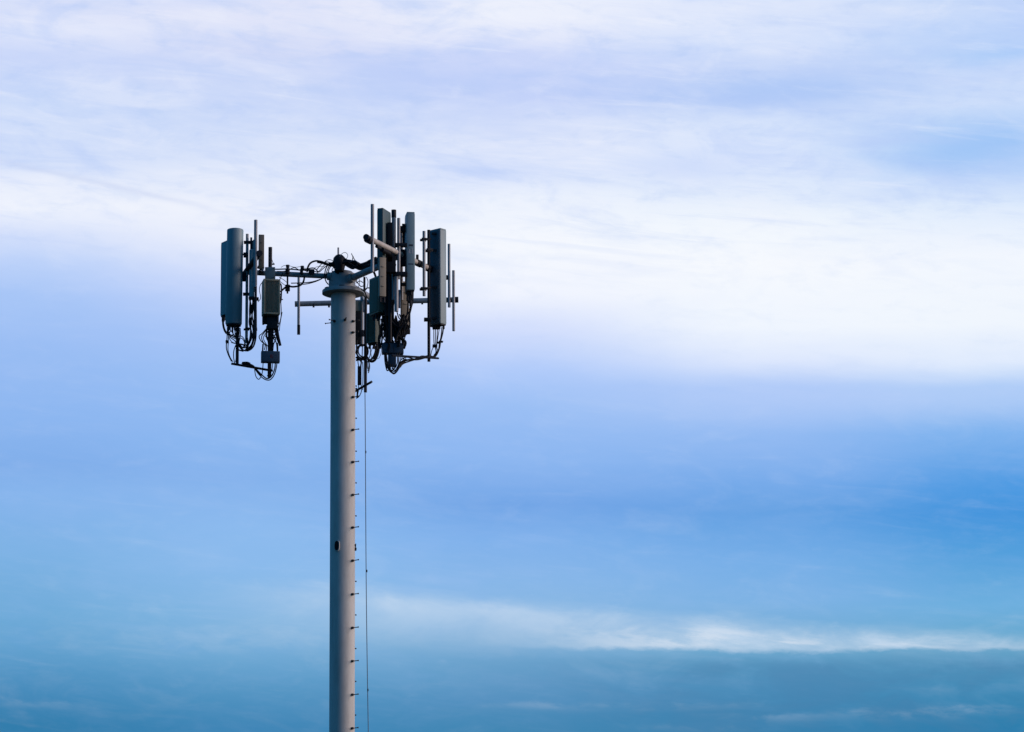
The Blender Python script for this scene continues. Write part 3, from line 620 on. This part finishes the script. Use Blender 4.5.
# cloud bank coordinates: 1 unit = 1/4288 radian of azimuth / elevation over the bank's middle bearing
AZ0 = math.atan2(FW.x, FW.y); EL0 = PITCH
X = (az-AZ0)*(F*math.cos(EL0))+512.0
Y = 366.0-(el-EL0)*F - (X-512.0)*0.006
vec = comb(X/1000.0, Y/170.0, 0.0)
vec2 = comb(X/420.0, Y/75.0, 3.1)
n_a = noise(vec, 2.2, 5, .55, .3); n_b = noise(vec2, 1.6, 7, .6, .4)
vec3 = comb((X+Y*.8)/160.0, (Y-X*.12)/34.0, 7.7); n_c = noise(vec3, 1.5, 8, .62, .6)
warpamt = 1.0 - smooth(Y, 360, 520)*.62
Yw = Y - 14.0*(1.0-smooth(Y, 200, 330)) + ((n_a-.5)*36.0 + (n_b-.5)*18.0)*warpamt
cols = SKYCOLS = {
 30: [(0,222,228,250),(22,226,232,252),(50,206,218,250),(100,205,220,250),(150,213,225,251),(175,232,238,253),(205,240,244,254),(230,215,226,252),(260,190,211,250),(300,168,198,247),(350,155,190,244),(420,140,182,240),(470,128,174,234),(500,133,180,236),(560,125,178,228),(620,110,170,216),(660,92,157,204),(700,72,142,192),(730,48,128,178)],
 260: [(0,226,230,250),(40,212,220,248),(80,202,216,249),(120,212,224,250),(160,222,231,251),(200,238,242,253),(230,236,240,253),(280,205,218,252),(330,170,198,247),(380,152,189,243),(440,140,183,240),(480,133,178,236),(530,140,186,238),(570,138,186,235),(620,128,180,224),(660,110,168,212),(700,85,152,200),(730,68,140,192)],
 510: [(0,236,240,253),(25,228,233,252),(45,205,216,250),(75,195,210,249),(100,205,218,250),(125,226,233,252),(160,215,226,252),(185,236,242,254),(240,246,249,255),(290,240,244,255),(330,210,222,253),(370,175,202,250),(410,153,190,244),(460,140,182,240),(503,114,165,230),(540,128,177,235),(580,135,182,232),(610,135,182,226),(645,118,170,212),(665,108,163,206),(700,92,152,200),(730,72,143,190)],
 760: [(0,222,231,252),(30,215,227,252),(60,190,209,248),(85,180,203,247),(110,215,228,252),(150,218,230,253),(180,226,236,253),(210,240,246,254),(260,247,250,255),(330,240,246,255),(360,220,231,254),(390,170,199,248),(430,150,188,243),(480,120,171,234),(512,98,160,226),(560,118,174,231),(600,125,178,228),(648,112,170,208),(660,100,160,200),(690,86,152,198),(730,55,136,186)],
 994: [(0,200,218,250),(20,190,212,250),(45,185,210,249),(60,200,218,250),(100,205,222,251),(130,175,206,248),(150,175,206,248),(175,200,220,251),(200,222,235,253),(250,242,247,255),(330,240,246,254),(370,225,236,254),(395,170,203,247),(440,125,178,238),(490,80,155,226),(520,65,148,220),(560,85,160,220),(610,110,175,222),(648,105,168,205),(660,98,160,198),(690,75,150,194),(720,30,135,185),(732,25,130,182)],
}
def ramp(fac, stops):
    n = NN.new('ShaderNodeValToRGB'); cr = n.color_ramp; cr.interpolation = 'EASE' if False else 'LINEAR'
    while len(cr.elements) < len(stops): cr.elements.new(.5)
    for e, (y, *c) in zip(cr.elements, stops):
        e.position = y/732; e.color = (*srgb(*c), 1)
    LL.new(fac.s, n.inputs[0]); return n.outputs[0]
fac = Yw/732.0
xs = sorted(cols); cur = ramp(fac, cols[xs[0]])
Xw = X + (n_a-.5)*160.0
for a_, b_ in zip(xs, xs[1:]):
    cur = mixc(smooth(Xw, a_, b_), cur, ramp(fac, cols[b_]))
# wispy texture: paler strands and bluer gaps, strong in the upper cloud, faint lower down
up = 1.0-smooth(Y, 150, 330); lowp = smooth(Y, 560, 700)
strand = smooth(n_b, .50, .78); gapm = smooth(n_b, .50, .24)
cur = mixc(strand*(up*.28+.04), cur, srgb(236, 241, 254))
cur = mixc(gapm*(up*.42), cur, srgb(178, 202, 248))
vec5 = comb((X+Y*.5)/120.0, (Y-X*.16)/52.0, 5.5); n_e = noise(vec5, 1.2, 8, .60, .5)

vec6 = comb((X-Y*.3)/46.0, Y/17.0, 9.1); n_f = noise(vec6, 1.0, 6, .62, .3)
mot = up*.55+.11
cur = mixc(smooth(n_e, .52, .30)*mot*.55, cur, srgb(176, 200, 248))
cur = mixc(smooth(n_e, .52, .74)*mot*.50, cur, srgb(240, 243, 254))
cur = mixc(smooth(n_f, .50, .28)*(up*.09+.06), cur, srgb(150, 186, 240))
cur = mixc(smooth(n_f, .52, .76)*(up*.09+.04), cur, srgb(228, 236, 252))
vec4 = comb((X*.97+Y*.26)/240.0, (Y*.97-X*.10)/20.0, 2.2); n_d = noise(vec4, 1.3, 8, .62, .4)
cur = mixc(smooth(n_d, .50, .30)*(up*.30+.05)*smooth(n_a, .2, .6), cur, srgb(184, 205, 248))
cur = mixc(smooth(n_d, .54, .80)*(up*.35+.06), cur, srgb(243, 245, 254))
cur = mixc(smooth(n_c, .52, .85)*(up*.20+.03), cur, srgb(238, 242, 254))
cur = mixc(smooth(n_c, .48, .2)*(up*.25+.05), cur, srgb(190, 210, 248))
# blue openings at the right
def blob(x, y, wx, wy, rot=0.0): return gauss(X+(Y-y)*0.0, x, wx)*gauss(Yw+(X-x)*rot, y, wy)
for x, y, wx, wy, k, c, rot in ((985, 141, 95, 15, .55, (150,193,246), .08), (1010, 48, 55, 10, .5, (165,202,249), .1), (800, 74, 110, 15, .45, (168,198,247), 0), (90, 55, 180, 12, .3, (190,207,249), 0), (430, 60, 120, 10, .35, (190,206,249), -.05),
                                (690, 158, 60, 16, .45, (195,212,250), 0), (920, 25, 55, 12, .35, (180,207,249), .1)):
    cur = mixc(blob(x, y, wx, wy, rot)*k, cur, srgb(*c))
# thin grey crease across the left white band
crease = gauss(Y-(X-20)*.21 + (n_b-.5)*14.0, 172, 3.2)*smooth(X, -40, 40)*(1.0-smooth(X, 150, 260))
cur = mixc(crease*.35, cur, srgb(196, 208, 240))
# low bright streak: soft above, sharper and ragged below
ys_ = Y-(X-700)*.048+(n_b-.5)*16.0+(n_c-.5)*7.0
jit = (n_b-.5)*14.0+(n_c-.5)*8.0
rag = (n_f-.5)*15.0+(n_e-.5)*16.0
shp = smooth(X, 430, 760)
yt = Y+jit+rag*.6-(X-300)*.080*smooth(X, 150, 620)
yb = Y+jit*.5+rag-(X-400)*.012
soft = smooth(yb, 585, 662)*(1.0-shp) + smooth(yb, 643, 650)*shp
streak = smooth(yt, 578, 602)*(1.0-soft)*smooth(X, 170, 420)
cur = mixc(streak*(smooth(n_e, .3, .68)*.45+.34), cur, srgb(203, 221, 241))
s2 = smooth(yt, 588, 615)*(1.0-soft)*smooth(X, 480, 700)*smooth(n_c+(n_f-.5)*.5, .38, .62)
cur = mixc(s2*.70, cur, srgb(224, 232, 243))
for x, y, wx, wy, k in ((890, 716, 60, 5.0, .42), (670, 706, 90, 4.0, .2), (765, 720, 60, 4.5, .25), (545, 704, 50, 4.0, .2), (250, 642, 260, 14, .12), (960, 712, 40, 3.5, .3), (30, 708, 60, 4, .15), (700, 728, 60, 4, .2)):
    cur = mixc(gauss(X, x, wx)*gauss(Y+jit+rag*.8, y, wy)*smooth(n_f, .34, .6)*k, cur, srgb(200, 216, 235))
# the dark cloud base below the streak
cur = mixc(smooth(yb, 650, 664)*shp*(smooth(n_e, .62, .35)*.35+.22), cur, srgb(66, 126, 170))
cur = mixc(smooth(Y, 640, 735)*.35, cur, srgb(52, 118, 160))
cur = mixc(smooth(Y, 375, 400)*(1.0-smooth(Y, 400, 440))*smooth(X, 500, 800)*.35, cur, srgb(190, 210, 249))
bank = cur
# the rest of the dome: unseen sky and cloud, tinted teal blue to colour the shaded faces
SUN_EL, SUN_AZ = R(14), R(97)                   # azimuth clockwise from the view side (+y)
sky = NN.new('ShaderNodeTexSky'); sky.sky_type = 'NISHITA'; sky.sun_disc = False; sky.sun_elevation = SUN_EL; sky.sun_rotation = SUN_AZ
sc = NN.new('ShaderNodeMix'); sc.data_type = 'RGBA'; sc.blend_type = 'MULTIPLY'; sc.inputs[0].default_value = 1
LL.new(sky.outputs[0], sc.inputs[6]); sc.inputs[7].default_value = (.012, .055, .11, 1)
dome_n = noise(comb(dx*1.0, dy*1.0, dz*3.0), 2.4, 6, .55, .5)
shade_tint = mixc(smooth(dz, .25, .95), (.0, .17, .42), (.10, .32, .58))
dome = mixc(smooth(dome_n, .38, .62)*.8+.1, sc.outputs[2], shade_tint)
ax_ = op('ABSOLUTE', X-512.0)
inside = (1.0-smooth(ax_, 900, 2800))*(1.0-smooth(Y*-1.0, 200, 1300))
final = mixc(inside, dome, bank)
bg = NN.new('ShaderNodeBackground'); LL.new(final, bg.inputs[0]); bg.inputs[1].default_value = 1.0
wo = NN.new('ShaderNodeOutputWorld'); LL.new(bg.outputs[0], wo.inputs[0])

# ------------------------------------------------------------------ sun: low, soft behind thin cloud, from the right
sd = bpy.data.lights.new('sun', 'SUN'); sd.energy = 2.8; sd.angle = R(38); sd.color = (1.0, .72, .60)
so = bpy.data.objects.new('sun', sd); COL.objects.link(so); so.location = (60, -20, 60)
sdir = Vector((math.sin(SUN_AZ)*math.cos(SUN_EL), math.cos(SUN_AZ)*math.cos(SUN_EL), math.sin(SUN_EL)))
so.rotation_euler = (-sdir).to_track_quat('-Z', 'Y').to_euler()

vs = scene.view_settings; vs.view_transform = 'Standard'; vs.look = 'None'; vs.exposure = 0; vs.gamma = 1; vs.use_curve_mapping = False
scene.render.engine = 'CYCLES'; scene.render.resolution_x = 1024; scene.render.resolution_y = 732
